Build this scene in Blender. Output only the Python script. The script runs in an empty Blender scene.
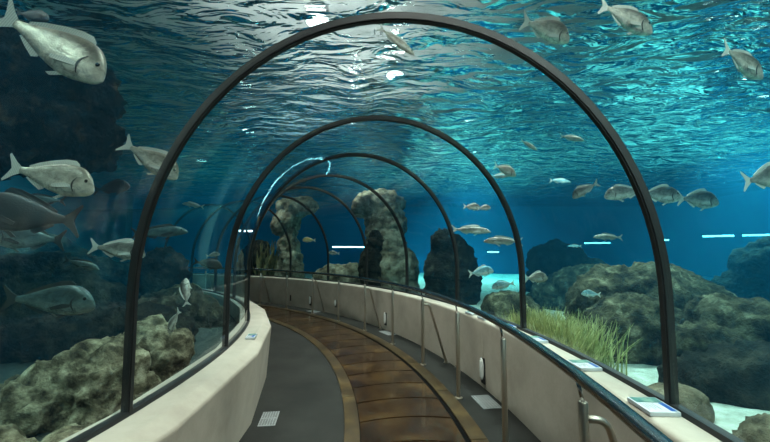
import bpy, bmesh, math, random
import numpy as np
from mathutils import Vector, Matrix, noise

random.seed(7)
SC = bpy.context.scene
COL = SC.collection
R_ = math.radians

# ------------------------------------------------------------------ helpers
def link(o, parent=None):
    COL.objects.link(o)
    if parent is not None:
        o.parent = parent
    return o

def mesh_obj(name, verts, faces, mats, parent=None, smooth=False, mat_idx=None):
    me = bpy.data.meshes.new(name)
    me.from_pydata([tuple(v) for v in verts], [], [tuple(f) for f in faces])
    for m in (mats if isinstance(mats, (list, tuple)) else [mats]):
        me.materials.append(m)
    if mat_idx is not None:
        me.polygons.foreach_set('material_index', mat_idx)
    if smooth:
        me.polygons.foreach_set('use_smooth', [True] * len(me.polygons))
    me.update()
    return link(bpy.data.objects.new(name, me), parent)

def bm_obj(name, bm, mats, parent=None, smooth=False):
    me = bpy.data.meshes.new(name)
    bm.to_mesh(me); bm.free()
    for m in (mats if isinstance(mats, (list, tuple)) else [mats]):
        me.materials.append(m)
    if smooth:
        me.polygons.foreach_set('use_smooth', [True] * len(me.polygons))
    return link(bpy.data.objects.new(name, me), parent)

def tag(o, label=None, cat=None, group=None, kind=None):
    if label: o['label'] = label
    if cat: o['category'] = cat
    if group: o['group'] = group
    if kind: o['kind'] = kind
    return o

def empty(name, loc=(0, 0, 0)):
    o = bpy.data.objects.new(name, None)
    o.empty_display_size = 0.1
    o.location = loc
    return link(o)

def add_box(bm, x0, x1, y0, y1, z0, z1, bevel=0.0, mat=None):
    g = bmesh.ops.create_cube(bm, size=1.0)
    vs = g['verts']
    for v in vs:
        v.co = Vector((x0 + (v.co.x + .5) * (x1 - x0), y0 + (v.co.y + .5) * (y1 - y0), z0 + (v.co.z + .5) * (z1 - z0)))
        if mat is not None:
            v.co = mat @ v.co
    if bevel > 0:
        es = list({e for v in vs for e in v.link_edges})
        bmesh.ops.bevel(bm, geom=es, offset=bevel, segments=2, affect='EDGES', profile=.6)

def add_tube(bm, pts, r, n=12, caps=True):
    pts = [Vector(p) for p in pts]
    rs = r if isinstance(r, (list, tuple)) else [r] * len(pts)
    rings = []
    prev = None
    for i, p in enumerate(pts):
        t = (pts[min(i + 1, len(pts) - 1)] - pts[max(i - 1, 0)]).normalized()
        if prev is None:
            a = Vector((0, 0, 1)) if abs(t.z) < .9 else Vector((1, 0, 0))
            u = t.cross(a).normalized()
        else:
            u = (prev - t * prev.dot(t)).normalized()
        prev = u
        w = t.cross(u)
        rings.append([bm.verts.new(p + (u * math.cos(2 * math.pi * k / n) + w * math.sin(2 * math.pi * k / n)) * rs[i]) for k in range(n)])
    for a, b in zip(rings, rings[1:]):
        for k in range(n):
            bm.faces.new((a[k], a[(k + 1) % n], b[(k + 1) % n], b[k]))
    if caps:
        bm.faces.new(rings[0][::-1]); bm.faces.new(rings[-1])

def sweep(name, sec, ths, mats, parent=None, smooth=False, closed=True, cap=True, mat_of=None):
    """sweep a (R, z) section along the tunnel curve"""
    n = len(sec)
    V = [P(r, th, z) for th in ths for (r, z) in sec]
    F, MI = [], []
    m = n if closed else n - 1
    for i in range(len(ths) - 1):
        for k in range(m):
            a, b = i * n + k, i * n + (k + 1) % n
            F.append((a, a + n, b + n, b))
            MI.append(mat_of(k) if mat_of else 0)
    if cap and closed:
        F.append(tuple(range(n))); MI.append(0)
        F.append(tuple(range((len(ths) - 1) * n, len(ths) * n))[::-1]); MI.append(0)
    o = mesh_obj(name, V, F, mats, parent, smooth, MI)
    return o

def fix_normals(o):
    bm = bmesh.new(); bm.from_mesh(o.data)
    bmesh.ops.recalc_face_normals(bm, faces=bm.faces)
    bm.to_mesh(o.data); bm.free()
    return o

# ------------------------------------------------------------------ node materials
def new_mat(name):
    m = bpy.data.materials.new(name); m.use_nodes = True
    nt = m.node_tree
    for n in list(nt.nodes): nt.nodes.remove(n)
    out = nt.nodes.new('ShaderNodeOutputMaterial')
    return m, nt, out

def N(nt, kind, **kw):
    n = nt.nodes.new(kind)
    for k, v in kw.items():
        if k.startswith('in_'):
            key = k[3:]
            n.inputs[int(key) if key.isdigit() else key.replace('_', ' ')].default_value = v
        else:
            setattr(n, k, v)
    return n

def ramp(nt, fac, stops, interp='LINEAR'):
    r = nt.nodes.new('ShaderNodeValToRGB')
    r.color_ramp.interpolation = interp
    el = r.color_ramp.elements
    while len(el) > 1: el.remove(el[0])
    for i, (p, c) in enumerate(stops):
        e = el[0] if i == 0 else el.new(p)
        e.position = p
        e.color = (c[0], c[1], c[2], 1) if isinstance(c, (tuple, list)) else (c, c, c, 1)
    nt.links.new(fac, r.inputs[0])
    return r.outputs[0]

def noise_tex(nt, scale, detail=4, rough=.55, vec=None, dist=0.0):
    t = N(nt, 'ShaderNodeTexNoise', in_Scale=scale, in_Detail=detail, in_Roughness=rough, in_Distortion=dist)
    if vec is not None: nt.links.new(vec, t.inputs['Vector'])
    return t.outputs[0]

def objco(nt, scale=None):
    c = nt.nodes.new('ShaderNodeTexCoord').outputs['Object']
    if scale is not None:
        mp = N(nt, 'ShaderNodeMapping'); mp.inputs['Scale'].default_value = scale
        nt.links.new(c, mp.inputs['Vector']); c = mp.outputs[0]
    return c

def bump(nt, height, strength, dist):
    b = N(nt, 'ShaderNodeBump', in_Strength=strength, in_Distance=dist)
    nt.links.new(height, b.inputs['Height'])
    return b.outputs[0]

def pbr(name, stops=None, color=(.5, .5, .5), scale=5, detail=5, rough=.6, metal=0.0, bump_s=0.0, bump_scale=None, bump_d=.01,
        spec=.5, vec_scale=None, coat=0.0, dist=0.0):
    m, nt, out = new_mat(name)
    b = N(nt, 'ShaderNodeBsdfPrincipled', in_Roughness=rough, in_Metallic=metal)
    b.inputs['Specular IOR Level'].default_value = spec
    b.inputs['Coat Weight'].default_value = coat
    co = objco(nt, vec_scale)
    if stops:
        f = noise_tex(nt, scale, detail, .6, co, dist)
        nt.links.new(ramp(nt, f, stops), b.inputs['Base Color'])
    else:
        b.inputs['Base Color'].default_value = (*color, 1)
    if bump_s:
        nt.links.new(bump(nt, noise_tex(nt, bump_scale or scale, 6, .65, co), bump_s, bump_d), b.inputs['Normal'])
    nt.links.new(b.outputs[0], out.inputs[0])
    return m

def emit(name, color, s):
    m, nt, out = new_mat(name)
    e = N(nt, 'ShaderNodeEmission', in_Color=(*color, 1), in_Strength=s)
    nt.links.new(e.outputs[0], out.inputs[0])
    return m

M = {}
M['concrete'] = pbr('pale_concrete', [(.25, (.32, .28, .225)), (.5, (.42, .375, .305)), (.75, (.50, .455, .38))], scale=2.2, detail=8,
                    rough=.75, bump_s=.25, bump_scale=14, bump_d=.012)
M['carpet'] = pbr('dark_grey_floor', [(.3, (.012, .0125, .011)), (.7, (.028, .028, .025))], scale=1.6, detail=10, rough=.8, bump_s=.5, bump_scale=160, bump_d=.002, spec=.15)
M['black'] = pbr('black_rubber', color=(.012, .013, .014), rough=.5)
M['matte'] = pbr('matte_black', color=(.006, .006, .006), rough=1.0, spec=0.0)
M['rib'] = pbr('dark_grey_rib', [(.3, (.010, .011, .012)), (.7, (.020, .021, .022))], scale=9, rough=.5, spec=.3)
M['steel'] = pbr('wall_tinted_steel', [(.35, (.44, .39, .32)), (.65, (.58, .52, .44))], scale=6, vec_scale=(1, 1, .1), rough=.36, metal=1.0)  # warm tint stands in for the parapet's reflection in the posts
M['railsteel'] = pbr('polished_dark_steel', color=(.42, .43, .44), rough=.18, metal=1.0)
M['grate'] = pbr('galvanised_grate', [(.3, (.20, .21, .21)), (.7, (.32, .33, .33))], scale=30, rough=.5, metal=.3)
M['gratehole'] = pbr('grate_slot', color=(.02, .02, .02), rough=.8)
M['white'] = pbr('white_plastic', color=(.75, .75, .72), rough=.4)
M['lens'] = pbr('milky_lens', color=(.82, .84, .80), rough=.25)
M['panelwhite'] = pbr('plaque_white', color=(.55, .58, .60), rough=.35)
M['plaqueblue'] = pbr('plaque_blue', color=(.01, .08, .34), rough=.35)
M['plaquepic'] = pbr('plaque_picture', [(.35, (.01, .06, .06)), (.5, (.04, .17, .15)), (.65, (.22, .36, .28))], scale=22, rough=.35)
M['plaquetext'] = pbr('plaque_print', color=(.16, .18, .2), rough=.4)
M['sand'] = pbr('pale_sand', [(.3, (.30, .27, .21)), (.5, (.47, .43, .35)), (.7, (.62, .58, .49))], scale=9, detail=10, rough=.9, bump_s=.8, bump_scale=16, bump_d=.05)
M['rock'] = pbr('brown_rock', [(.34, (.010, .009, .006)), (.46, (.042, .034, .019)), (.58, (.11, .088, .05)), (.74, (.36, .30, .19))], scale=5.5, detail=12, rough=.9,
                bump_s=1.0, bump_scale=15, bump_d=.08, spec=.1)
M['rockdark'] = pbr('dark_rock', [(.3, (.008, .007, .006)), (.5, (.022, .019, .014)), (.7, (.065, .052, .035))], scale=5, detail=12, rough=.95,
                    bump_s=1.0, bump_scale=14, bump_d=.08, spec=.05)
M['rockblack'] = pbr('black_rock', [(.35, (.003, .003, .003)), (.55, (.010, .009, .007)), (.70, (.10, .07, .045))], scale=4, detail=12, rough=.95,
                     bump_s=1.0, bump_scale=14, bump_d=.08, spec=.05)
M['rockpale'] = pbr('pale_coral_rock', [(.34, (.022, .016, .010)), (.46, (.13, .098, .060)), (.57, (.36, .28, .18)), (.70, (.70, .58, .40))], scale=8, detail=12, rough=.9,
                    bump_s=1.0, bump_scale=20, bump_d=.05, spec=.1)
M['rocktan'] = pbr('tan_rock', [(.32, (.035, .024, .015)), (.48, (.13, .092, .058)), (.72, (.33, .26, .18))], scale=5, detail=12, rough=.9, bump_s=1.0, bump_scale=11, bump_d=.06, spec=.1)
M['rockpillar'] = pbr('tan_pillar_rock', [(.30, (.04, .028, .018)), (.44, (.17, .125, .08)), (.68, (.46, .38, .27))], scale=4, detail=12, rough=.9, bump_s=1.0, bump_scale=9, bump_d=.08, spec=.1)
M['tankwall'] = pbr('haze_blue_tank_wall', [(.3, (.004, .21, .48)), (.7, (.010, .28, .60))], scale=.7, detail=6, rough=.85)  # strong blue puts the water's haze into the wall colour
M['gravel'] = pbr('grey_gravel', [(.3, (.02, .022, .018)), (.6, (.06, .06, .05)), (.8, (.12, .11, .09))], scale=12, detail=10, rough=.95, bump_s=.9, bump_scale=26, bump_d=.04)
M['tankdark'] = pbr('haze_teal_tank_wall', [(.3, (.004, .11, .10)), (.7, (.010, .17, .15))], scale=.8, detail=6, rough=.85)  # teal carries the haze of the left water
M['grass'] = pbr('seagrass_green', [(.3, (.16, .18, .05)), (.5, (.36, .35, .12)), (.7, (.60, .52, .24))], scale=9, detail=3, rough=.6)
M['kelp'] = pbr('brown_weed', [(.3, (.06, .055, .02)), (.7, (.20, .15, .05))], scale=8, rough=.7)
M['lamp'] = emit('lamp_glow', (1, .96, .88), 130)
M['strip'] = emit('streak_glow', (1.0, .92, .95), 10)
M['eye'] = pbr('fish_eye', color=(.006, .006, .007), rough=.15)

def track_mat():
    m, nt, out = new_mat('wet_bronze_plate')
    co = objco(nt)
    b = N(nt, 'ShaderNodeBsdfPrincipled', in_Metallic=.25)
    f = noise_tex(nt, 2.6, 6, .5, co, .3)
    c = ramp(nt, f, [(.28, (.018, .010, .006)), (.48, (.040, .021, .010)), (.60, (.062, .033, .013)), (.75, (.14, .080, .028))])
    nt.links.new(c, b.inputs['Base Color'])
    r = ramp(nt, noise_tex(nt, 3.5, 6, .6, co), [(.3, .10), (.7, .26)])
    nt.links.new(r, b.inputs['Roughness'])
    nt.links.new(bump(nt, noise_tex(nt, 6, 6, .6, co), .12, .01), b.inputs['Normal'])
    nt.links.new(b.outputs[0], out.inputs[0])
    return m
M['track'] = track_mat()
M['edge'] = pbr('bronze_edge_strip', [(.3, (.030, .019, .009)), (.5, (.065, .041, .016)), (.7, (.14, .09, .034))], scale=3, detail=8, rough=.35, metal=.4)

def fish_mat(name, back, mid, belly, rough=.33, metal=.35):
    m, nt, out = new_mat(name)
    co = objco(nt)
    sp = N(nt, 'ShaderNodeSeparateXYZ'); nt.links.new(co, sp.inputs[0])
    wob = N(nt, 'ShaderNodeMath', operation='MULTIPLY_ADD'); wob.inputs[1].default_value = .10
    nt.links.new(noise_tex(nt, 7, 5, .6, co), wob.inputs[0]); nt.links.new(sp.outputs[2], wob.inputs[2])
    mr = N(nt, 'ShaderNodeMapRange'); mr.inputs[1].default_value = -.10; mr.inputs[2].default_value = .24
    nt.links.new(wob.outputs[0], mr.inputs[0])
    c = ramp(nt, mr.outputs[0], [(0, belly), (.28, belly), (.50, mid), (.85, back)])
    b = N(nt, 'ShaderNodeBsdfPrincipled', in_Roughness=rough, in_Metallic=metal)
    mo = ramp(nt, noise_tex(nt, 9, 8, .65, objco(nt, (1, .3, 1.6)), .8), [(.34, .30), (.5, .75), (.62, 1.0)])
    mm = N(nt, 'ShaderNodeMix', data_type='RGBA', blend_type='MULTIPLY'); mm.inputs[0].default_value = 1
    nt.links.new(c, mm.inputs[6]); nt.links.new(mo, mm.inputs[7])
    nt.links.new(mm.outputs[2], b.inputs['Base Color'])
    v = N(nt, 'ShaderNodeTexVoronoi', in_Scale=55.0); nt.links.new(objco(nt, (1, .4, 1.3)), v.inputs['Vector'])
    nt.links.new(bump(nt, v.outputs[0], .10, .01), b.inputs['Normal'])
    nt.links.new(b.outputs[0], out.inputs[0])
    return m
M['silver'] = fish_mat('silver_scales', (.17, .15, .115), (.58, .53, .43), (.90, .83, .70))
M['greyfish'] = fish_mat('grey_scales', (.10, .095, .08), (.33, .31, .27), (.68, .64, .55))
M['darkfish'] = fish_mat('dark_scales', (.008, .008, .008), (.018, .018, .017), (.04, .038, .036), .6, 0)
M['dimfish'] = fish_mat('dimmed_scales', (.05, .075, .075), (.10, .15, .15), (.24, .28, .26))  # dim light put into the scale colour
M['goldfish'] = fish_mat('golden_scales', (.40, .26, .08), (.70, .48, .18), (.80, .66, .36))
M['tealfish'] = fish_mat('pale_blue_scales', (.16, .34, .38), (.36, .58, .60), (.62, .78, .78))
def fin_mat(name, c):
    m, nt, out = new_mat(name)
    b = N(nt, 'ShaderNodeBsdfPrincipled', in_Roughness=.45)
    w = N(nt, 'ShaderNodeTexWave', in_Scale=18.0, in_Distortion=1.0); nt.links.new(objco(nt), w.inputs['Vector'])
    nt.links.new(ramp(nt, w.outputs[0], [(0, tuple(x * .65 for x in c)), (1, c)]), b.inputs['Base Color'])
    nt.links.new(b.outputs[0], out.inputs[0]); return m
M['fin'] = fin_mat('grey_fin', (.64, .63, .56))
M['findark'] = fin_mat('dark_fin', (.03, .03, .028))

def acrylic(name, refl):
    m, nt, out = new_mat(name)
    tr = N(nt, 'ShaderNodeBsdfTransparent', in_Color=(.975, .99, .99, 1))
    if refl:
        gl = N(nt, 'ShaderNodeBsdfGlossy', in_Roughness=.035)
        nb = bump(nt, noise_tex(nt, 1.7, 3, .5, objco(nt)), .06, .05)
        nt.links.new(nb, gl.inputs['Normal'])
        lw = N(nt, 'ShaderNodeLayerWeight'); lw.inputs[0].default_value = .5
        p5 = N(nt, 'ShaderNodeMath', operation='POWER'); p5.inputs[1].default_value = 5.0
        nt.links.new(lw.outputs['Facing'], p5.inputs[0])
        ma = N(nt, 'ShaderNodeMath', operation='MULTIPLY_ADD'); ma.inputs[1].default_value = .70; ma.inputs[2].default_value = .030
        nt.links.new(p5.outputs[0], ma.inputs[0])
        mx = N(nt, 'ShaderNodeMixShader')
        nt.links.new(ma.outputs[0], mx.inputs[0]); nt.links.new(tr.outputs[0], mx.inputs[1]); nt.links.new(gl.outputs[0], mx.inputs[2])
        nt.links.new(mx.outputs[0], out.inputs[0])
    else:
        nt.links.new(tr.outputs[0], out.inputs[0])
    return m
M['acrylic'] = acrylic('clear_acrylic', True)
M['acrylic_out'] = acrylic('clear_acrylic_back', False)

WATER_Z = 3.7
def water_mat():
    m, nt, out = new_mat('tank_water')
    geo = N(nt, 'ShaderNodeNewGeometry')
    sp = N(nt, 'ShaderNodeSeparateXYZ'); nt.links.new(geo.outputs['Position'], sp.inputs[0])
    gt = N(nt, 'ShaderNodeMath', operation='GREATER_THAN'); gt.inputs[1].default_value = WATER_Z - .12
    nt.links.new(sp.outputs[2], gt.inputs[0])
    mp = N(nt, 'ShaderNodeMapping'); mp.inputs['Scale'].default_value = (.8, 1.9, 1); mp.inputs['Rotation'].default_value = (0, 0, R_(-35))
    nt.links.new(geo.outputs['Position'], mp.inputs['Vector'])
    h1 = noise_tex(nt, 2.2, 3, .5, mp.outputs[0], .5)
    nb = bump(nt, h1, 1.0, .15)
    tr = N(nt, 'ShaderNodeBsdfTransparent', in_Color=(1, 1, 1, 1))
    rf = N(nt, 'ShaderNodeBsdfRefraction', in_IOR=1.13, in_Roughness=.02); nt.links.new(nb, rf.inputs['Normal'])
    gl = N(nt, 'ShaderNodeBsdfGlossy', in_Roughness=.02); nt.links.new(nb, gl.inputs['Normal'])
    fr = N(nt, 'ShaderNodeFresnel', in_IOR=1.13); nt.links.new(nb, fr.inputs['Normal'])
    m1 = N(nt, 'ShaderNodeMixShader', in_0=.65); nt.links.new(tr.outputs[0], m1.inputs[1]); nt.links.new(rf.outputs[0], m1.inputs[2])
    m2 = N(nt, 'ShaderNodeMixShader'); nt.links.new(fr.outputs[0], m2.inputs[0])
    nt.links.new(m1.outputs[0], m2.inputs[1]); nt.links.new(gl.outputs[0], m2.inputs[2])
    tr2 = N(nt, 'ShaderNodeBsdfTransparent')
    m3 = N(nt, 'ShaderNodeMixShader'); nt.links.new(gt.outputs[0], m3.inputs[0])
    nt.links.new(tr2.outputs[0], m3.inputs[1]); nt.links.new(m2.outputs[0], m3.inputs[2])
    nt.links.new(m3.outputs[0], out.inputs['Surface'])
    va = N(nt, 'ShaderNodeVolumeAbsorption', in_Color=(.24, .82, .885, 1), in_Density=.27)
    vs = N(nt, 'ShaderNodeVolumeScatter', in_Color=(.04, .55, 1.0, 1), in_Density=.013, in_Anisotropy=.2)
    ad = N(nt, 'ShaderNodeAddShader'); nt.links.new(va.outputs[0], ad.inputs[0]); nt.links.new(vs.outputs[0], ad.inputs[1])
    nt.links.new(ad.outputs[0], out.inputs['Volume'])
    return m
M['water'] = water_mat()

# ------------------------------------------------------------------ camera and the tunnel's curve
EYE = 1.53
PITCH = math.atan(29.5 / 385)
cam_d = bpy.data.cameras.new('camera'); cam_d.lens = 18.0; cam_d.sensor_width = 36.0
cam_d.clip_start = .02; cam_d.clip_end = 200
cam = link(bpy.data.objects.new('camera', cam_d))
cam.location = (0, 0, EYE); cam.rotation_euler = (math.pi / 2 + PITCH, 0, 0)
SC.camera = cam
CR, CU, CF = Vector((1, 0, 0)), Vector((0, -math.sin(PITCH), math.cos(PITCH))), Vector((0, math.cos(PITCH), math.sin(PITCH)))
CAM = Vector((0, 0, EYE))

def ray(px, py):
    return CF + CR * ((px - 385) / 385) + CU * ((221 - py) / 385)
def at(px, py, d):
    return CAM + ray(px, py) * d
def on_z(px, py, z):
    r = ray(px, py); return CAM + r * ((z - EYE) / r.z)

CX, CY = -9.6, 2.5                    # centre of the tunnel's curve
RC, HW = 9.64, 1.39                  # centreline radius, half width of the vault
ZC, ZA = 1.28, 1.53                   # spring height and rise of the vault
SILL_L, SILL_R = .66, .75
def P(r, th, z):
    a = R_(th); return Vector((CX + r * math.cos(a), CY + r * math.sin(a), z))
def polar(v):
    return math.hypot(v.x - CX, v.y - CY), math.degrees(math.atan2(v.y - CY, v.x - CX))
def arc(a, b, step):
    n = max(1, int(round((b - a) / step))); return [a + (b - a) * i / n for i in range(n + 1)]
def vault(off, z0l, z0r, n=44):
    """profile of the vault from the left foot over the top to the right foot: list of (R, z)"""
    pts = [(RC - HW - off, z0l), (RC - HW - off, (z0l + ZC) / 2)]
    for i in range(n + 1):
        a = math.pi * (1 - i / n)
        pts.append((RC + (HW + off) * math.cos(a), ZC + (ZA + off) * math.sin(a)))
    pts += [(RC + HW + off, (z0r + ZC) / 2), (RC + HW + off, z0r)]
    return pts

TH0, TH1 = -38.0, 98.0
ALL = arc(TH0, TH1, 1.5)

# ------------------------------------------------------------------ setting: floor, parapets, acrylic
floor = sweep('floor', [(8.3, 0), (11.0, 0), (11.0, -.12), (8.3, -.12)], ALL, M['carpet']); fix_normals(floor)
tag(floor, 'dark grey walkway floor on both sides of the moving track', None, None, 'structure')

def rounded(pts, idx, r, n=4):
    out = []
    for i, p in enumerate(pts):
        if i not in idx: out.append(p); continue
        p = Vector(p); a = (Vector(pts[i - 1]) - p).normalized(); b = (Vector(pts[(i + 1) % len(pts)]) - p).normalized()
        for k in range(n + 1):
            t = k / n
            q = (p + a * r) * (1 - t) ** 2 + p * 2 * t * (1 - t) + (p + b * r) * t ** 2
            out.append((q.x, q.y))
    return out
wr = sweep('wall_right', rounded([(10.88, -.1), (10.855, SILL_R), (11.085, SILL_R), (11.085, -.1)], [1], .035), ALL, M['concrete'], smooth=False)
fix_normals(wr); tag(wr, 'low pale concrete parapet wall curving along the right side', None, None, 'structure')
wl = sweep('wall_left', rounded([(8.47, -.1), (8.525, SILL_L - .05), (8.43, SILL_L), (8.155, SILL_L), (8.155, -.1)], [1, 2], .022), [TH0] + [t for t in (-29, -20, -11, -2.7, 7, 15.8, 25, 33.6, 42.5, 51.4, 60.5, 69.5, 78.5, 87.5)] + [TH1], M['concrete'])
fix_normals(wl); tag(wl, 'low pale concrete parapet wall curving away on the left side', None, None, 'structure')
for w_ in (wr, wl):
    w_.data.polygons.foreach_set('use_smooth', [True] * len(w_.data.polygons))
    md = w_.modifiers.new('weighted', 'EDGE_SPLIT'); md.split_angle = R_(40 if w_ is wr else 7)

t1 = sweep('trim_1', [(RC - HW - .038, SILL_L), (RC - HW + .016, SILL_L), (RC - HW + .010, SILL_L + .022), (RC - HW - .038, SILL_L + .022)], ALL, M['black']); fix_normals(t1)
tag(t1, 'black seal along the foot of the left acrylic', None, None, 'structure')
t2 = sweep('trim_2', [(RC + HW - .016, SILL_R), (RC + HW + .035, SILL_R), (RC + HW + .035, SILL_R + .025), (RC + HW - .010, SILL_R + .025)], ALL, M['black']); fix_normals(t2)
tag(t2, 'black seal along the foot of the right acrylic', None, None, 'structure')

RIB_TH = [-2.7, 7.0, 15.8, 25.0, 33.6, 42.5, 51.4, 60.5]
rib_th = [-29, -20, -11] + RIB_TH + [69.5, 78.5, 87.5]
# acrylic panels between ribs
def acrylic_panel(n, a, b):
    ins, outs = vault(0, SILL_L + .03, SILL_R + .03), vault(.06, SILL_L + .03, SILL_R + .03)
    ths = arc(a, b, 1.5)
    k = len(ins); V, F, MI = [], [], []
    for th in ths: V += [P(r, th, z) for r, z in ins]
    o0 = len(V)
    for th in ths: V += [P(r, th, z) for r, z in outs]
    for i in range(len(ths) - 1):
        for j in range(k - 1):
            p = i * k + j
            F.append((p, p + 1, p + k + 1, p + k)); MI.append(0)
            q = o0 + p
            F.append((q, q + k, q + k + 1, q + 1)); MI.append(1)
    o = mesh_obj('window_%d' % n, V, F, [M['acrylic'], M['acrylic_out']], None, True, MI)
    tag(o, 'clear curved acrylic vault panel of the tunnel', None, None, 'structure')
    return o
edges = [TH0] + [t for t in rib_th if TH0 < t < TH1] + [TH1]
for i, (a, b) in enumerate(zip(edges, edges[1:])):
    acrylic_panel(i + 1, a, b)

rib_names = {0: 'nearest black arch rib framing the whole tunnel view', 1: 'second black arch rib from the front of the tunnel',
             2: 'third black arch rib from the front, halfway into the tunnel', 3: 'fourth black arch rib from the front of the tunnel',
             4: 'fifth black arch rib, thin, beside the rock pillar', 5: 'sixth black arch rib, near the far bend',
             6: 'seventh black arch rib, small, at the far bend', 7: 'farthest visible black arch rib, behind the left glass edge'}
for k in range(0, 8):
    th = RIB_TH[k]
    root = empty('arch_rib', P(RC, th, SILL_L))
    tag(root, rib_names[k], 'arch rib', 'black arch ribs along the tunnel')
    def band(name, o0, o1, half, mat):
        a, b = vault(o0, SILL_L, SILL_R), vault(o1, SILL_L, SILL_R)
        h = math.degrees(half / RC)
        n = len(a)
        V = [P(r, th - h, z) for r, z in a] + [P(r, th + h, z) for r, z in a] + [P(r, th + h, z) for r, z in b] + [P(r, th - h, z) for r, z in b]
        F = []
        for L in range(4):
            for j in range(n - 1):
                p, q = L * n + j, ((L + 1) % 4) * n + j
                F.append((p, q, q + 1, p + 1))
        F += [(0, n, 2 * n, 3 * n), (n - 1, 4 * n - 1, 3 * n - 1, 2 * n - 1)]
        o = mesh_obj(name, V, F, mat, root); fix_normals(o)
        o.location = -root.location
        return o
    band('rib_band', -.014, .035, .0145, M['rib'])
    band('rubber_seal', -.006, .03, .020, M['black'])

# front end wall behind the camera and the far end
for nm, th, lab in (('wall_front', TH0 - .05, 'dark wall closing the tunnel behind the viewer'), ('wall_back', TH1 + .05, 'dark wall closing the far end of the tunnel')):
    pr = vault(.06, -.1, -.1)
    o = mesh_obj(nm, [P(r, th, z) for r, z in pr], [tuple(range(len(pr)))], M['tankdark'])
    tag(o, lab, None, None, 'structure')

# ------------------------------------------------------------------ moving track
tr = empty('moving_walkway', P(9.86, 5, 0))
tag(tr, 'curved brown moving walkway track of wet bronze plates', 'moving walkway')
def child(o, root):
    o.parent = root; o.matrix_parent_inverse = Matrix.Translation(-root.location); return o
sub = sweep('track_bed', [(9.43, .001), (10.315, .001), (10.315, .004), (9.43, .004)], ALL, M['matte']); fix_normals(sub); child(sub, tr)
for nm, r0, r1 in (('edge_strip', 9.30, 9.425), ('edge_strip', 10.312, 10.45)):
    V, F = [], []
    bm = bmesh.new()
    a = TH0
    while a < TH1:
        b = min(a + 6.0, TH1)
        ths = arc(a + .02, b - .02, 1.0)
        base = []
        for th in ths:
            base.append([bm.verts.new(P(r, th, z)) for r, z in ((r0, .001), (r1, .001), (r1, .016), (r0, .016))])
        for p, q in zip(base, base[1:]):
            for k in range(4): bm.faces.new((p[k], q[k], q[(k + 1) % 4], p[(k + 1) % 4]))
        bm.faces.new(base[0]); bm.faces.new(base[-1][::-1])
        a = b
    bmesh.ops.recalc_face_normals(bm, faces=bm.faces)
    child(bm_obj(nm, bm, M['edge']), tr)
PD = 2.62
k = 0
a = -12.0
while a < 78:
    nR = 10
    V = []
    for lev in (.003, .014):
        for e in (0, 1):
            for i in range(nR + 1):
                r = 9.435 + (10.265 - 9.435) * i / nR
                s = (i / nR - .5) * 2
                th = a + e * (PD - .15) + .42 * (1 - s * s)
                V.append(P(r, th, lev))
    m_ = nR + 1
    F = []
    for i in range(nR):
        F += [(2 * m_ + i, 2 * m_ + i + 1, 3 * m_ + i + 1, 3 * m_ + i), (i, m_ + i, m_ + i + 1, i + 1),
              (i, i + 1, 2 * m_ + i + 1, 2 * m_ + i), (m_ + i, 3 * m_ + i, 3 * m_ + i + 1, m_ + i + 1)]
    F += [(0, 2 * m_, 3 * m_, m_), (m_ - 1, 2 * m_ - 1, 4 * m_ - 1, 3 * m_ - 1)]
    o = mesh_obj('track_plate', V, F, M['track']); fix_normals(o); child(o, tr)
    a += PD

# ------------------------------------------------------------------ handrail
RR, RPB = 10.47, 10.49
rail = empty('handrail', P(RPB, 2.35, 0))
tag(rail, 'long polished steel handrail on round posts along the right walkway', 'handrail')
bm = bmesh.new(); add_tube(bm, [P(RR, th, .985) for th in arc(-30, 84, .75)], .027, 14)
child(bm_obj('top_rail', bm, M['railsteel'], None, True), rail)
post_th = [-4.2 + 6.55 * k for k in range(-2, 12)]
brace_k = {0, 3, 5, 7, 9, 11}
for i, th in enumerate(post_th):
    k = i - 2
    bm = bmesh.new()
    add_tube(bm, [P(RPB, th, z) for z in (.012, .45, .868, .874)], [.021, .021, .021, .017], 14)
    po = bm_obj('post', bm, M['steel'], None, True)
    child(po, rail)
    md = po.modifiers.new('es', 'EDGE_SPLIT'); md.split_angle = R_(40)
    bm = bmesh.new(); add_tube(bm, [P(RPB, th, .87), P(RR, th, .965)], .0085, 10)
    pn = bm_obj('pin', bm, M['railsteel'], None, True); pn.parent = po
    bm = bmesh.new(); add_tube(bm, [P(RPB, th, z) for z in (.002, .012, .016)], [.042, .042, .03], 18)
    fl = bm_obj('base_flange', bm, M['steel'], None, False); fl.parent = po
    if k in brace_k:
        pts = [P(RPB, th, .80), P(RPB + .05, th, .80)]
        for q in range(1, 6):
            a = q / 5 * R_(70)
            pts.append(P(RPB + .05 + .06 * math.sin(a), th, .80 - .06 * (1 - math.cos(a))))
        pts += [P(RPB + .335, th, .012)]
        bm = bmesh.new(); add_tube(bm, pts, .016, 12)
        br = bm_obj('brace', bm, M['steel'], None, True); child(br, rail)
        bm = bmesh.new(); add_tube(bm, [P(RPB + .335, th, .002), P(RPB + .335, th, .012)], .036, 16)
        fl = bm_obj('base_flange', bm, M['steel']); fl.parent = br

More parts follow.
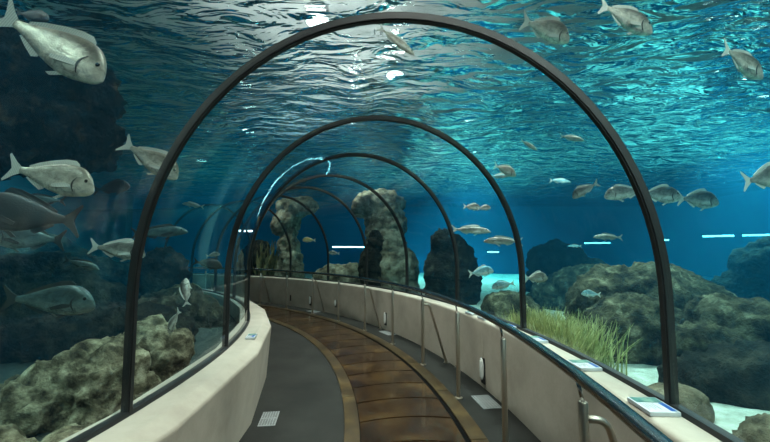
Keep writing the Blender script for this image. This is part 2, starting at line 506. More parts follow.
# ------------------------------------------------------------------ small fixtures: plaques, floor grates, wall lamps
def plaque(r, th, z, label, w=.19, d=.142, tilt=5):
    root = empty('information_plaque', P(r, th, z))
    root.rotation_euler = (0, 0, R_(th))          # local x = outward, local y = along the walk
    tag(root, label, 'plaque', 'information plaques on the sills')
    bm = bmesh.new(); add_box(bm, -d / 2, d / 2, -w / 2, w / 2, .001, .022, .003)
    bo = bm_obj('board', bm, M['panelwhite'], root)
    bm = bmesh.new(); add_box(bm, -d / 2 + .008, d / 2 - .008, w / 2 - .072, w / 2 - .008, .0222, .0232)
    bm_obj('picture', bm, M['plaquepic'], root)
    bm = bmesh.new(); add_box(bm, d / 2 - .034, d / 2 - .010, -w / 2 + .012, w / 2 - .078, .0222, .0232)
    bm_obj('blue_band', bm, M['plaqueblue'], root)
    bm = bmesh.new()
    for i in range(5):
        x = -d / 2 + .016 + i * .014
        add_box(bm, x, x + .0035, -w / 2 + .03 + (.02 if i % 2 else 0), w / 2 - .082, .0222, .0228)
    bm_obj('printed_lines', bm, M['plaquetext'], root)
    return root
for px, py, lab in ((664, 409, 'nearest plaque on the right sill, white board with blue band'),
                    (590, 367, 'plaque on right sill half hidden under the handrail, by the seagrass'),
                    (528, 341, 'small white plaque on right sill left of the seagrass'),
                    (508, 327, 'plaque on right sill just right of the handrail post'),
                    (486, 319, 'plaque on right sill above the curved wall lamp, middle of three'),
                    (474, 314, 'plaque on right sill, leftmost of the close group of three')):
    q = on_z(px, py, SILL_R); r, th = polar(q)
    plaque(10.937, th, SILL_R, lab)
q = on_z(241, 338, SILL_L); r, th = polar(q)
o = plaque(8.385, th, SILL_L, 'only plaque on the left sill, beside the second arch rib', .17, .09)

def grate(r, th, label, dr=.15, dl=.26):
    root = empty('floor_grate', P(r, th, 0)); root.rotation_euler = (0, 0, R_(th))
    tag(root, label, 'floor grate', 'metal floor grates beside the track')
    bm = bmesh.new(); add_box(bm, -dr / 2, dr / 2, -dl / 2, dl / 2, .0005, .006, .001)
    bm_obj('plate', bm, M['grate'], root)
    for a in range(2):
        bm = bmesh.new()
        for i in range(6):
            for j in range(7):
                x = -dr / 2 + .018 + i * (dr - .036) / 5.0
                y = -dl / 2 + .022 + a * dl * .5 + j * (dl * .5 - .036) / 6.0
                add_box(bm, x - .0075, x + .0075, y - .004, y + .004, .0062, .0066)
        bm_obj('slots', bm, M['gratehole'], root)
g = on_z(269, 419, 0); r, th = polar(g)
grate(r, th, 'slotted metal grate in the left dark walkway', .15, .30)
g = on_z(486, 402, 0); r, th = polar(g); grate(r, th, 'metal grate in right walkway, right of the third nearest post', .19, .34)
g = on_z(388, 333, 0); r, th = polar(g); grate(r, th, 'small far metal grate in right walkway under the oval wall lamp', .2, .4)
g = on_z(314, 311.5, 0); r, th = polar(g); grate(min(r, 10.7), th, 'farthest metal grate at the bend of the right walkway', .2, .4)

def on_wall(px, py, R=10.865):
    d = ray(px, py); lo, hi = .5, 14
    f = lambda t: polar(CAM + d * t)[0] - R
    t = .5; prev = f(t)
    hit = None
    while t < 14:
        t2 = t + .05; c = f(t2)
        if prev < 0 <= c: hit = t2
        t, prev = t2, c
        if hit: break
    return CAM + d * (hit or 6)
def wall_lamp(px, py, label, s=1.0, channel=False):
    q = on_wall(px, py); r, th = polar(q)
    root = empty('wall_lamp', P(10.868, th, q.z)); root.rotation_euler = (0, 0, R_(th))
    tag(root, label, 'wall lamp', 'small lamps on the right parapet')
    bm = bmesh.new(); add_box(bm, -.012, .004, -.035 * s, .035 * s, -.125 * s, .10 * s, .004)
    bm_obj('back_plate', bm, M['gratehole'], root)
    bm = bmesh.new()
    add_tube(bm, [(-.012, .012 * s + .03 * s * math.cos(a), .0 + .085 * s * math.sin(a)) for a in [R_(d) for d in range(70, 292, 15)]], .012 * s, 10)
    bm_obj('curved_bracket', bm, M['white'], root, True)
    bm = bmesh.new(); add_box(bm, -.034, -.010, -.012 * s, .024 * s, -.075 * s, .075 * s, .008)
    bm_obj('lamp_lens', bm, M['lens'], root, True)
    if channel:
        bm = bmesh.new(); add_box(bm, -.010, .006, -.016, .016, .10 * s, SILL_R - .03 - q.z, .003)
        bm_obj('cable_channel', bm, M['concrete'], root)
wall_lamp(484, 369, 'white curved wall lamp with cable channel on the right parapet', 1.25, True)
wall_lamp(386, 318, 'white oval wall lamp on right parapet beside the middle posts', 1.1)
wall_lamp(336, 303, 'faint wall lamp on far parapet between the middle distance posts', .8)
wall_lamp(311, 300, 'small pale wall lamp far along the parapet', 1.1)
for px, py, lab in ((290.5, 298, 'dark narrow slot vent on parapet at the far bend'), (365.5, 309, 'dark narrow slot vent on parapet behind a middle post')):
    q = on_wall(px, py); r, th = polar(q)
    bm = bmesh.new(); add_box(bm, -.010, .004, -.02, .02, -.08, .08, .004)
    o = bm_obj('wall_slot', bm, M['gratehole']); o.location = P(10.868, th, q.z); o.rotation_euler = (0, 0, R_(th))
    tag(o, lab, 'vent', 'slot vents on the parapet')

# ------------------------------------------------------------------ tank: water, sand, walls
X0, X1, Y0, Y1 = -12.5, 13.5, -6.0, 19.0
def build_water():
    V, F = [], []
    # bottom and sides (outward normals)
    zb, zt = -.3, WATER_Z
    b = [(X0, Y0, zb), (X1, Y0, zb), (X1, Y1, zb), (X0, Y1, zb), (X0, Y0, zt), (X1, Y0, zt), (X1, Y1, zt), (X0, Y1, zt)]
    V += b
    F += [(0, 3, 2, 1), (0, 1, 5, 4), (1, 2, 6, 5), (2, 3, 7, 6), (3, 0, 4, 7)]
    # wavy top
    nx, ny = 330, 320
    xs = np.linspace(X0, X1, nx); ys = np.linspace(Y0, Y1, ny)
    o0 = len(V)
    rng = np.random.RandomState(5)
    Xg, Yg = np.meshgrid(xs, ys)
    Z = np.zeros_like(Xg)
    for i in range(36):
        lam = .35 * (1.075 ** i)
        ang = rng.normal(.6, .9); kx, ky = math.cos(ang) * 2 * math.pi / lam, math.sin(ang) * 2 * math.pi / lam
        Z += .0042 * lam ** .8 * np.sin(kx * Xg + ky * Yg + rng.rand() * 6.28)
    edge = np.minimum.reduce([Xg - X0, X1 - Xg, Yg - Y0, Y1 - Yg])
    Z = np.clip(Z, -.09, .09) * np.clip(edge / .5, 0, 1) + zt
    for y in range(ny):
        for x in range(nx):
            V.append((xs[x], ys[y], Z[y, x]))
    for y in range(ny - 1):
        for x in range(nx - 1):
            p = o0 + y * nx + x
            F.append((p, p + 1, p + nx + 1, p + nx))
    ntop = len(F)
    # cavity of the tunnel, normals into the tunnel
    pr = vault(.07, -.2, -.2, 40)
    ths = arc(TH0 - .3, TH1 + .3, 1.5)
    o1 = len(V); k = len(pr)
    for th in ths: V += [P(r, th, z) for r, z in pr]
    for i in range(len(ths) - 1):
        for j in range(k):
            p = o1 + i * k + j; q = o1 + i * k + (j + 1) % k
            F.append((p, p + k, q + k, q))
    F.append(tuple(o1 + j for j in range(k))); F.append(tuple(o1 + (len(ths) - 1) * k + j for j in range(k))[::-1])
    o = mesh_obj('tank_water', V, F, M['water'], None, True)
    return o
water = build_water()
tag(water, 'clear blue-green water filling the tank around the tunnel', None, None, 'structure')

def sand_bed(nm, r0, r1, z0, lab, seed, mat=None):
    ths = arc(-75, 125, 1.0); rs = [r0 + (r1 - r0) * (i / 46) ** 1.3 for i in range(47)] if r1 > r0 else [r0 + (r1 - r0) * (i / 46) for i in range(47)]
    V, F = [], []
    for th in ths:
        for r in rs:
            p = P(r, th, 0)
            p.x = min(max(p.x, X0 + .02), X1 - .02); p.y = min(max(p.y, Y0 + .02), Y1 - .02)
            p.z = z0 + .10 * (noise.noise(Vector((p.x * .5, p.y * .5, seed)))) + .03 * noise.noise(Vector((p.x * 2, p.y * 2, seed)))
            V.append(p)
    k = len(rs)
    for i in range(len(ths) - 1):
        for j in range(k - 1):
            p = i * k + j; F.append((p, p + 1, p + k + 1, p + k))
    o = mesh_obj(nm, V, F, mat or M['sand'], None, True)
    tag(o, lab, None, None, 'structure')
sand_bed('floor', RC + HW + .075, 27, .42, 'pale sand bed of the tank right of the tunnel', 3.0)
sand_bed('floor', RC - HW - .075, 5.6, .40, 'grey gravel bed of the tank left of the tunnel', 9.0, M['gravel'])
sand_bed('floor', 5.6, .05, .40, 'added pale bed far across the left tank', 9.0)  # hidden pale bed added to reflect light into the ripples

def slab(nm, x0, x1, y0, y1, z0, z1, mat, lab):
    bm = bmesh.new(); add_box(bm, x0, x1, y0, y1, z0, z1)
    o = bm_obj(nm, bm, mat); tag(o, lab, None, None, 'structure'); return o
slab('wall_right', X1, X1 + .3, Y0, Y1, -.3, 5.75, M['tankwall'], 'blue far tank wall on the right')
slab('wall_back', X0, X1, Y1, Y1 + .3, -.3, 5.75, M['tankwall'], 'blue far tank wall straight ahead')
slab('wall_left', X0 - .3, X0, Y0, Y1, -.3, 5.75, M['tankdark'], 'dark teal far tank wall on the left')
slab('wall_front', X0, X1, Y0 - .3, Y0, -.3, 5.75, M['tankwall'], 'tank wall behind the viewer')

# ------------------------------------------------------------------ rocks
def rock(name, label, blobs, mat, seed=0, voxel=.05, amp=.10, freq=2.2, strata=0.0, knob=0.0, cat='rock', group='rocks in the tank'):
    bm = bmesh.new()
    for (x, y, z, rx, ry, rz) in blobs:
        g = bmesh.ops.create_icosphere(bm, subdivisions=4, radius=1.0)
        for v in g['verts']:
            d = v.co.copy()
            # squarish super-ellipsoid
            d = Vector([math.copysign(abs(c) ** .9, c) for c in d])
            v.co = Vector((x + d.x * rx, y + d.y * ry, z + d.z * rz))
    me = bpy.data.meshes.new(name); bm.to_mesh(me); bm.free()
    o = bpy.data.objects.new(name, me); COL.objects.link(o)
    md = o.modifiers.new('r', 'REMESH'); md.mode = 'VOXEL'; md.voxel_size = voxel
    dg = bpy.context.evaluated_depsgraph_get(); dg.update()
    me2 = bpy.data.meshes.new_from_object(o.evaluated_get(dg))
    o.modifiers.clear(); o.data = me2; me2.name = name
    off = Vector((seed * 13.7, seed * 5.1, seed * 3.3))
    me2.update()
    nrm = [v.normal.copy() for v in me2.vertices]
    for v, n in zip(me2.vertices, nrm):
        p = v.co * freq + off
        h = noise.noise(p) * 1.0
        h += .55 * (1 - 2 * abs(noise.noise(p * 2.1 + off)))
        h += .42 * (1 - 2 * abs(noise.noise(p * 4.6)))
        h += .26 * noise.noise(p * 10) + .14 * noise.noise(p * 21)
        if knob:
            h += knob * (.55 - noise.voronoi(p * 2.6)[0][0]) * 2
        if strata:
            h += strata * math.sin(v.co.z * 26 + 3 * noise.noise(p * .7))
        v.co += n * (amp * (h - .2))
    me2.materials.clear(); me2.materials.append(mat)
    me2.polygons.foreach_set('use_smooth', [True] * len(me2.polygons))
    base = Vector((sum(b[0] for b in blobs) / len(blobs), sum(b[1] for b in blobs) / len(blobs), min(b[2] - b[5] for b in blobs)))
    me2.transform(Matrix.Translation(-base)); o.location = base
    tag(o, label, cat, group)
    return o

# right tank
rock('boulder', 'large rounded brown boulder behind the nearest rib on the right', [(3.35, 5.0, .75, .95, .6, .55), (3.0, 5.0, .6, .6, .5, .6), (4.1, 5.2, .55, .5, .5, .5)], M['rock'], 1, .05, .11)
rock('boulder', 'squat brown boulder on the sand just right of the seagrass', [(2.72, 4.25, .62, .50, .34, .40)], M['rock'], 2, .04, .08)
rock('boulder', 'rough brown boulder right of the nearest rib', [(3.35, 3.75, .75, .42, .4, .28), (3.0, 3.6, .65, .3, .3, .22), (3.8, 3.9, .6, .5, .4, .3)], M['rock'], 3, .04, .10)
rock('rock_ledge', 'low dark rock ledge under the rough boulder on the right', [(3.0, 3.15, .5, .55, .3, .26), (3.6, 3.0, .48, .5, .35, .28), (2.55, 3.2, .45, .22, .2, .16)], M['rockdark'], 4, .04, .09)
rock('boulder', 'light tan rock behind the glass at the lower right corner', [(2.15, 2.12, .42, .28, .2, .19), (2.55, 2.0, .40, .3, .25, .19)], M['rocktan'], 5, .025, .07, 3.2)
rock('boulder', 'huge dark blue rock far off at the right edge', [(8.9, 7.9, .9, 1.5, 1.0, .98), (9.9, 7.6, .9, 1.5, 1.2, 1.2), (7.7, 8.0, .5, .7, .7, .6)], M['rockdark'], 6, .09, .16)
rock('boulder', 'distant hazy mound left of the large rounded boulder', [(4.0, 7.6, .6, .75, .6, .60), (3.5, 7.9, .5, .5, .4, .5)], M['rock'], 7, .07, .12)
rock('boulder', 'distant hazy dark rock beyond the seagrass', [(4.7, 10.5, .8, .8, .6, .95), (5.5, 10.8, .6, .7, .6, .7)], M['rockdark'], 8, .08, .14)
rock('boulder', 'far dark rock seen between the third rib and the second', [(1.45, 8.4, .95, .55, .4, .90), (1.3, 8.3, 1.65, .28, .25, .30)], M['rockdark'], 9, .06, .12)
rock('boulder', 'low hazy rock on the sand behind the second rib', [(2.1, 6.4, .5, .45, .35, .28)], M['rock'], 10, .05, .10)
rock('rock_pillar', 'tall grey rock pillar rising behind the fourth and fifth ribs', [(.25, 9.95, .9, .55, .5, .7), (.05, 10.0, 1.6, .42, .4, .6), (.0, 10.1, 2.3, .48, .4, .6), (-.15, 10.2, 2.75, .65, .5, .33)], M['rockpillar'], 11, .06, .15, 1.8)
rock('boulder', 'dark rock standing against the foot of the grey pillar', [(-.3, 9.75, 1.0, .3, .3, .75), (-.22, 9.7, 1.75, .2, .2, .3)], M['rockdark'], 12, .05, .10)
rock('rock_pillar', 'leaning brown rock pillar at the far bend of the tunnel', [(-3.15, 12.9, .9, .35, .4, .8), (-3.2, 12.9, 1.8, .33, .3, .6), (-3.35, 13.0, 2.5, .42, .4, .5), (-3.0, 13.0, 3.0, .7, .4, .3)], M['rockpillar'], 13, .06, .14, 1.8)
rock('boulder', 'brown weedy rock left of the leaning pillar', [(-4.55, 13.4, .9, .5, .4, .8), (-4.35, 13.4, 1.5, .33, .3, .35)], M['rockdark'], 14, .06, .12)
rock('rock_ledge', 'tan rock ledge above the far parapet', [(-.9, 10.9, .7, .55, .3, .42), (-1.6, 11.6, .65, .5, .35, .40)], M['rockpillar'], 15, .06, .10)

rock('boulder', 'smooth grey rock behind the foot of the nearest rib on the right', [(1.98, 2.72, .42, .22, .2, .2)], M['rocktan'], 31, .03, .03)
# left tank
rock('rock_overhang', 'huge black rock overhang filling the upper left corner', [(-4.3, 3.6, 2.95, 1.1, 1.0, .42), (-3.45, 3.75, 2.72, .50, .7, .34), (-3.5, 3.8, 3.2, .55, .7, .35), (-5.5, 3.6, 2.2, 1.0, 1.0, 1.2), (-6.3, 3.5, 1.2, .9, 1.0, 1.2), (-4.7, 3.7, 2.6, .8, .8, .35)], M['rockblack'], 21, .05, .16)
rock('coral_rock', 'pale coral rock behind the nearest rib at lower left', [(-2.02, 2.75, .55, .33, .30, .27), (-2.3, 2.6, .5, .3, .3, .22)], M['rockpale'], 22, .025, .07, 3, knob=.8)
rock('coral_rock', 'pale knobbly coral rock just right of the nearest rib foot', [(-1.92, 3.35, .56, .22, .26, .30), (-2.1, 3.5, .6, .2, .2, .28)], M['rockpale'], 23, .025, .06, 3.4, knob=.8)
rock('coral_rock', 'bluish flat coral rock at the bottom left corner', [(-2.05, 1.9, .45, .3, .26, .17), (-2.5, 2.0, .45, .3, .3, .2)], M['rockpale'], 24, .025, .06, 3, knob=.7)
rock('coral_rock', 'small pale stone low against the left glass', [(-1.72, 2.15, .42, .15, .2, .13)], M['rockpale'], 25, .025, .04, 4)
rock('boulder', 'dark boulder in the middle of the left tank', [(-4.6, 5.1, .75, .8, .5, .68), (-3.9, 5.2, .6, .5, .4, .5), (-5.5, 5.0, .7, .6, .5, .7)], M['rockdark'], 26, .06, .13)
rock('rock_ledge', 'long dark brown ledge across the left tank', [(-3.6, 4.3, .55, .8, .35, .38), (-2.7, 4.5, .5, .5, .35, .36), (-4.6, 4.1, .55, .7, .35, .38)], M['rockdark'], 27, .05, .10)
rock('boulder', 'hazy teal rock behind the second rib on the left', [(-3.0, 5.5, .6, .45, .4, .40), (-2.65, 5.6, .5, .3, .3, .35)], M['rock'], 28, .05, .11)
rock('boulder', 'tall dark rock column between the first and second ribs on the left', [(-3.5, 6.2, .9, .35, .35, .62)], M['rockdark'], 29, .05, .12)
rock('boulder', 'distant dark reef on the left behind the swimming fish', [(-7.0, 7.6, .9, 1.3, .7, .9), (-5.7, 7.9, .7, .8, .6, .6)], M['rockdark'], 30, .08, .15)

# seagrass: one mass nobody could count
bm = bmesh.new()
rnd = random.Random(3)
for i in range(4600):
    th = rnd.uniform(4.9, 13.5); r = RC + HW + .17 + abs(rnd.gauss(0, .26))
    if r > RC + HW + .85: continue
    p = P(r, th, .40)
    h = rnd.uniform(.20, .52) * (1 if th < 9.5 else max(.45, 1 - .16 * (th - 9.5)))
    a = rnd.uniform(0, 6.28); w = .008
    lean = (P(1, th, 0) - P(0, th, 0)) * rnd.gauss(.06, .07) + (P(1, th + 90, 0) - P(0, th, 0)) * rnd.gauss(0, .11)
    if r < RC + HW + .26: lean = lean * .6
    s = Vector((math.cos(a), math.sin(a), 0)) * w
    prev = None
    for k in range(5):
        t = k / 4
        c = p + Vector((0, 0, h * t)) + lean * (t * t)
        ww = s * (1 - .85 * t)
        cur = (bm.verts.new(c - ww), bm.verts.new(c + ww))
        if prev: bm.faces.new((prev[0], prev[1], cur[1], cur[0]))
        prev = cur
g = bm_obj('seagrass', bm, M['grass'])
tag(g, 'patch of yellow-green seagrass on the sand behind the right sill', 'seagrass', None, 'stuff')

def kelp(label, x, y, z, h, n, spread, seed):
    rnd = random.Random(seed); bm = bmesh.new()
    for i in range(n):
        bx, by = rnd.gauss(0, spread * .4), rnd.gauss(0, spread * .4)
        hh = h * rnd.uniform(.6, 1); ph = rnd.uniform(0, 6.28)
        prev = None
        for k in range(13):
            t = k / 12
            c = Vector((bx + .06 * math.sin(t * 7 + ph) + bx * t * .6, by + .06 * math.cos(t * 6 + ph), hh * t))
            w = Vector((math.cos(ph + t * 2), math.sin(ph + t * 2), 0)) * (.035 * math.sin(math.pi * min(.97, t + .06)) + .004)
            cur = (bm.verts.new(c - w), bm.verts.new(c + w))
            if prev: bm.faces.new((prev[0], prev[1], cur[1], cur[0]))
            prev = cur
    o = bm_obj('kelp', bm, M['kelp']); o.location = (x, y, z)
    tag(o, label, 'seaweed'); return o
kelp('bushy brown weed growing above the far parapet bend', -3.95, 12.95, .45, 1.45, 60, .42, 4)

# ------------------------------------------------------------------ fish
def make_fish(kind, body_mat, fin_m):
    """fish one unit long, swimming along +X, snout at +.5"""
    prof = {'bream': ([0, .03, .08, .15, .24, .34, .46, .58, .68, .76, .82, .86],
                      [.00, .070, .128, .176, .205, .208, .182, .136, .090, .057, .040, .038],
                      [.00, -.055, -.095, -.130, -.156, -.166, -.152, -.118, -.078, -.048, -.036, -.036], .33),
            'slim': ([0, .03, .09, .17, .27, .38, .50, .62, .72, .79, .84, .88],
                     [.00, .03, .058, .080, .095, .098, .090, .072, .052, .036, .026, .025],
                     [.00, -.03, -.055, -.078, -.092, -.095, -.086, -.068, -.046, -.032, -.024, -.024], .5)}[kind]
    xs, top, bot, thick = prof
    n = 14
    V, F = [], []
    def bend(x): return .030 * math.sin((x + .1) * 4.2)
    for i, (x, t, b) in enumerate(zip(xs, top, bot)):
        zc, hz = (t + b) / 2, (t - b) / 2
        zc -= .035 * max(0, .15 - x) / .15
        w = max(hz * thick * (1.15 if x < .3 else 1.0 - .35 * (x - .3)), .002)
        for k in range(n):
            a = 2 * math.pi * k / n
            ca, sa = math.cos(a), math.sin(a)
            V.append((.5 - x, math.copysign(abs(ca) ** .85, ca) * w + bend(x), zc + sa * max(hz, .003)))
    for i in range(len(xs) - 1):
        for k in range(n):
            F.append((i * n + k, i * n + (k + 1) % n, (i + 1) * n + (k + 1) % n, (i + 1) * n + k))
    F.append(tuple(range(n))[::-1]); F.append(tuple((len(xs) - 1) * n + k for k in range(n)))
    body = mesh_obj('body', V, F, body_mat, None, True); fix_normals(body)
    md = body.modifiers.new('s', 'SUBSURF'); md.levels = 1; md.render_levels = 1
    parts = [body]
    def fin(nm, outline, th=.006, y=0.0, m=fin_m, tilt=None):
        k = len(outline)
        vs = [(x, bend(.5 - x) + y - th / 2, z) for x, z in outline] + [(x, bend(.5 - x) + y + th / 2, z) for x, z in outline]
        fs = [tuple(range(k)), tuple(range(k, 2 * k))[::-1]] + [(j, k + j, k + (j + 1) % k, (j + 1) % k) for j in range(k)]
        o = mesh_obj(nm, vs, fs, m)
        if tilt is not None:
            o.data.transform(tilt)
        fix_normals(o); parts.append(o)
    s = 1.0 if kind == 'bream' else .75
    px = xs[-1]
    fin('tail_fin', [(.5 - px + .03, .030 * s), (.5 - px - .04, .075 * s), (-.49, .155 * s), (-.50, .135 * s), (-.455, .05 * s), (-.435, 0),
                     (-.455, -.05 * s), (-.50, -.135 * s), (-.49, -.155 * s), (.5 - px - .04, -.075 * s), (.5 - px + .03, -.030 * s)])
    def on(arr, x): return float(np.interp(x, xs, arr))
    up = [(.5 - x, on(top, x) - .015) for x in (.26, .4, .55, .70, .76)]
    hi = [(.5 - x, on(top, x) + h) for x, h in ((.77, .018), (.68, .040), (.55, .042), (.42, .046), (.32, .040), (.27, .012))]
    fin('dorsal_fin', up + hi)
    lo = [(.5 - x, on(bot, x) + .015) for x in (.56, .64, .74)]
    lo2 = [(.5 - x, on(bot, x) - h) for x, h in ((.76, .015), (.68, .036), (.60, .045), (.56, .01))]
    fin('anal_fin', lo + lo2)
    fin('pelvic_fin', [(.5 - .30, on(bot, .30) + .02), (.5 - .36, on(bot, .36) + .02), (.5 - .44, on(bot, .44) - .045), (.5 - .40, on(bot, .4) - .05)])
    zf = -.035 * s
    for sy in (1, -1):
        yy = sy * (on(top, .27) - on(bot, .27)) / 2 * thick * 1.02
        fin('pectoral_fin', [(.5 - .26, zf + .015), (.5 - .34, zf + .02), (.5 - .47, zf - .03 * s), (.5 - .45, zf - .06 * s), (.5 - .34, zf - .035), (.5 - .26, zf - .015)], .005, yy)
    if kind == 'bream':
        for sy in (1, -1):
            V, F = [], []
            for q in range(9):
                t = q / 8; zz = .075 - .165 * t
                xx = .215 + .035 * math.sin(math.pi * t)
                hz = (on(top, xx) - on(bot, xx)) / 2; zc = (on(top, xx) + on(bot, xx)) / 2
                k_ = max(0, 1 - ((zz - zc) / hz) ** 2) ** .5
                yy = sy * (hz * thick * 1.12 * k_ ** .85) + bend(xx)
                w_ = .0035 + .005 * math.sin(math.pi * t)
                for dx in (-w_, w_):
                    for dy in (-.006, .0035):
                        V.append((.5 - xx + dx, yy + sy * dy, zz))
            for q in range(8):
                a_ = q * 4; b_ = a_ + 4
                F += [(a_, a_ + 1, b_ + 1, b_), (a_ + 1, a_ + 3, b_ + 3, b_ + 1), (a_ + 3, a_ + 2, b_ + 2, b_ + 3), (a_ + 2, a_, b_, b_ + 2)]
            F += [(0, 2, 3, 1), (32, 33, 35, 34)]
            o = mesh_obj('gill_edge', V, F, M['findark']); fix_normals(o); parts.append(o)
    for sy in (1, -1):
        bm = bmesh.new(); bmesh.ops.create_uvsphere(bm, u_segments=10, v_segments=8, radius=.019 * (1 if kind == 'bream' else .8))
        e = bm_obj('eye', bm, M['eye'], None, True)
        x = .115
        hz = (on(top, x) - on(bot, x)) / 2
        e.location = (.5 - x, sy * hz * thick * 1.0 + bend(x), (on(top, x) + on(bot, x)) / 2 + hz * .28)
        parts.append(e)
    return parts

PROTO = {}
for key, kind, bmt, fm in (('silver', 'bream', M['silver'], M['fin']), ('grey', 'bream', M['greyfish'], M['fin']), ('dark', 'bream', M['darkfish'], M['findark']),
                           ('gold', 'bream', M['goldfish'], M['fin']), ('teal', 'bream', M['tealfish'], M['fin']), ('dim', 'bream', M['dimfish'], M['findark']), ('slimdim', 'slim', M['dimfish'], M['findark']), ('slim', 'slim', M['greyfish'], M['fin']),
                           ('slimsilver', 'slim', M['silver'], M['fin']), ('slimteal', 'slim', M['tealfish'], M['fin'])):
    PROTO[key] = make_fish(kind, bmt, fm)
used = set()
NAMES = {'slimdim': 'slender_fish', 'slim': 'slender_fish', 'slimsilver': 'slender_fish', 'slimteal': 'slender_fish'}
def fish(key, px, py, d, Lpx, ang, yaw, label, deep=1.0, roll=0):
    """centre seen at (px,py), d metres ahead; ang = heading in the view (deg, 0 right, 90 up), yaw away from the viewer"""
    c = at(px, py, d)
    r, th = polar(c)
    u = (r - RC) / (HW + .07)
    if abs(u) < 1.0 and c.z < ZC + (ZA + .07) * math.sqrt(max(0, 1 - u * u)):
        print('FISH IN TUNNEL', label, round(r, 2), round(c.z, 2))
    if c.z > WATER_Z - .05: print('FISH ABOVE WATER', label, c.z)
    a = R_(ang)
    dd = math.tan(R_(yaw)) * Lpx / 2 * d / 385
    ex, ey = Lpx / 2 * math.cos(a), -Lpx / 2 * math.sin(a)
    h = at(px + ex, py + ey, d + dd) - at(px - ex, py - ey, d - dd)
    L = h.length
    h.normalize()
    up = Vector((0, 0, 1)) if abs(math.cos(a)) > .3 else CR * (-1 if math.sin(a) > 0 else 1)
    up = (up - h * up.dot(h)).normalized()
    side = up.cross(h)
    rot = Matrix((h, side, up)).transposed().to_4x4() @ Matrix.Rotation(R_(roll), 4, 'X')
    root = empty(NAMES.get(key, 'sea_bream'), c)
    root.matrix_world = Matrix.Translation(c) @ rot @ Matrix.Diagonal((L, L, L * deep, 1))
    tag(root, label, 'fish', 'fish swimming around the tunnel')
    for p in PROTO[key]:
        if key in used:
            q = p.copy(); COL.objects.link(q)
        else:
            q = p
        q.parent = root
    used.add(key)

# left tank
fish('silver', 54, 47, 2.1, 124, -31, 10, 'big bright silver bream diving at upper left before the black overhang', deep=1.2)
fish('dark', 33, 16, 2.9, 34, -10, 0, 'small dark fish just above the tail of the upper left bream')
fish('silver', 52, 178, 2.05, 90, -14, 8, 'large silver bream at mid left, head to the right', deep=1.15)
fish('silver', 151, 160, 2.75, 66, -32, 10, 'silver bream at left crossed by the nearest rib', deep=1.1)
fish('grey', 118, 250, 2.9, 56, -8, 5, 'dim grey bream left of the nearest rib, below the crossed one')
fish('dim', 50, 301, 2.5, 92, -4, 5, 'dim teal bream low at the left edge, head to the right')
fish('dark', 28, 216, 2.6, 100, 174, 5, 'black fish at the left edge with its tail to the right')
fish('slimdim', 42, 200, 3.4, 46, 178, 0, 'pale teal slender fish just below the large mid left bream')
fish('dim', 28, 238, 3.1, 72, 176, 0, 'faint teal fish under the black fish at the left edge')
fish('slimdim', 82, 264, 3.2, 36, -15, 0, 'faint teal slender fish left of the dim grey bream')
fish('dark', 112, 188, 4.4, 36, 8, 0, 'small brownish fish between the two mid left breams')
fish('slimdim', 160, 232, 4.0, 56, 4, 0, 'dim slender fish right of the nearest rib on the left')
fish('dark', 208, 264, 4.6, 30, -10, 20, 'small dark fish by the second rib on the left')
fish('grey', 213, 255, 5.2, 14, 10, 20, 'small pale fish just left of the second rib')
fish('grey', 186, 292, 3.1, 28, 95, 15, 'pale fish swimming upright in the left tank beneath the rail reflection')
fish('grey', 174, 322, 2.9, 26, -110, 15, 'pale fish swimming head down near the left coral')
fish('slim', 193, 205, 5.5, 22, 170, 0, 'tiny dim fish in the blue water left of the second rib')
# above and right
fish('slimsilver', 397, 41, 3.1, 46, -35, 15, 'pale slender fish directly overhead inside the nearest arch')
fish('silver', 546, 30, 2.9, 54, -20, 20, 'blurry silver fish overhead right, outside the nearest arch', roll=20)
fish('silver', 626, 18, 2.7, 62, -24, 15, 'silver bream at the top right, nose down to the right')
fish('silver', 743, 62, 2.6, 52, -32, 20, 'silver bream at the right top corner')
fish('grey', 768, 178, 2.9, 56, 8, 10, 'grey bream cut off by the right edge')
fish('grey', 698, 200, 4.0, 44, -4, 10, 'grey bream rightmost of the three in a row near the nearest rib')
fish('grey', 660, 195, 3.8, 44, -4, 8, 'grey bream just right of the nearest rib, middle of the row')
fish('greydummy' if False else 'grey', 625, 193, 3.7, 44, -172, 8, 'grey bream just left of the nearest rib, facing left')
fish('grey', 585, 190, 3.9, 30, -150, 35, 'small plump grey bream facing down left')
fish('slimsilver', 608, 237, 4.6, 30, 178, 5, 'pale slender fish facing left above the boulder')
fish('slimsilver', 572, 138, 4.2, 26, -8, 10, 'small silver fish between the two nearest ribs, high up')
fish('slimsilver', 529, 145, 4.2, 20, -28, 10, 'tiny silver fish beside the second rib top right')
fish('silver', 505, 170, 4.6, 25, -22, 20, 'silver fish just right of the second rib, tail raised')
fish('slimteal', 500, 176, 4.8, 22, 5, 0, 'faint pale fish just below the silver fish by the second rib')
fish('teal', 591, 294, 3.7, 20, 175, 10, 'small bright blue fish in front of the boulder')
fish('silver', 536, 278, 4.4, 24, 2, 25, 'plump silver bream low down just right of the second rib')
fish('slim', 471, 230, 5.75, 40, -2, 0, 'slender grey fish crossing behind the third rib')
fish('grey', 472, 207, 5.6, 18, -4, 10, 'small grey fish left of the second rib, above the slender one')
fish('grey', 484, 208, 5.4, 14, 4, 10, 'tiny grey fish close behind the small grey one')
fish('slim', 503, 241, 4.9, 40, 178, 5, 'dim slender fish behind the second rib')
fish('teal', 481, 272, 5.7, 26, 8, 10, 'teal fish low behind the second panel')
fish('teal', 503, 285, 4.9, 24, -170, 10, 'teal fish low beside the second rib foot')
fish('slimteal', 560, 181, 6.0, 22, -3, 0, 'faint distant fish left of the plump grey bream')
fish('slimteal', 575, 246, 7.0, 14, 178, 0, 'tiny distant fish under the pale slender one')
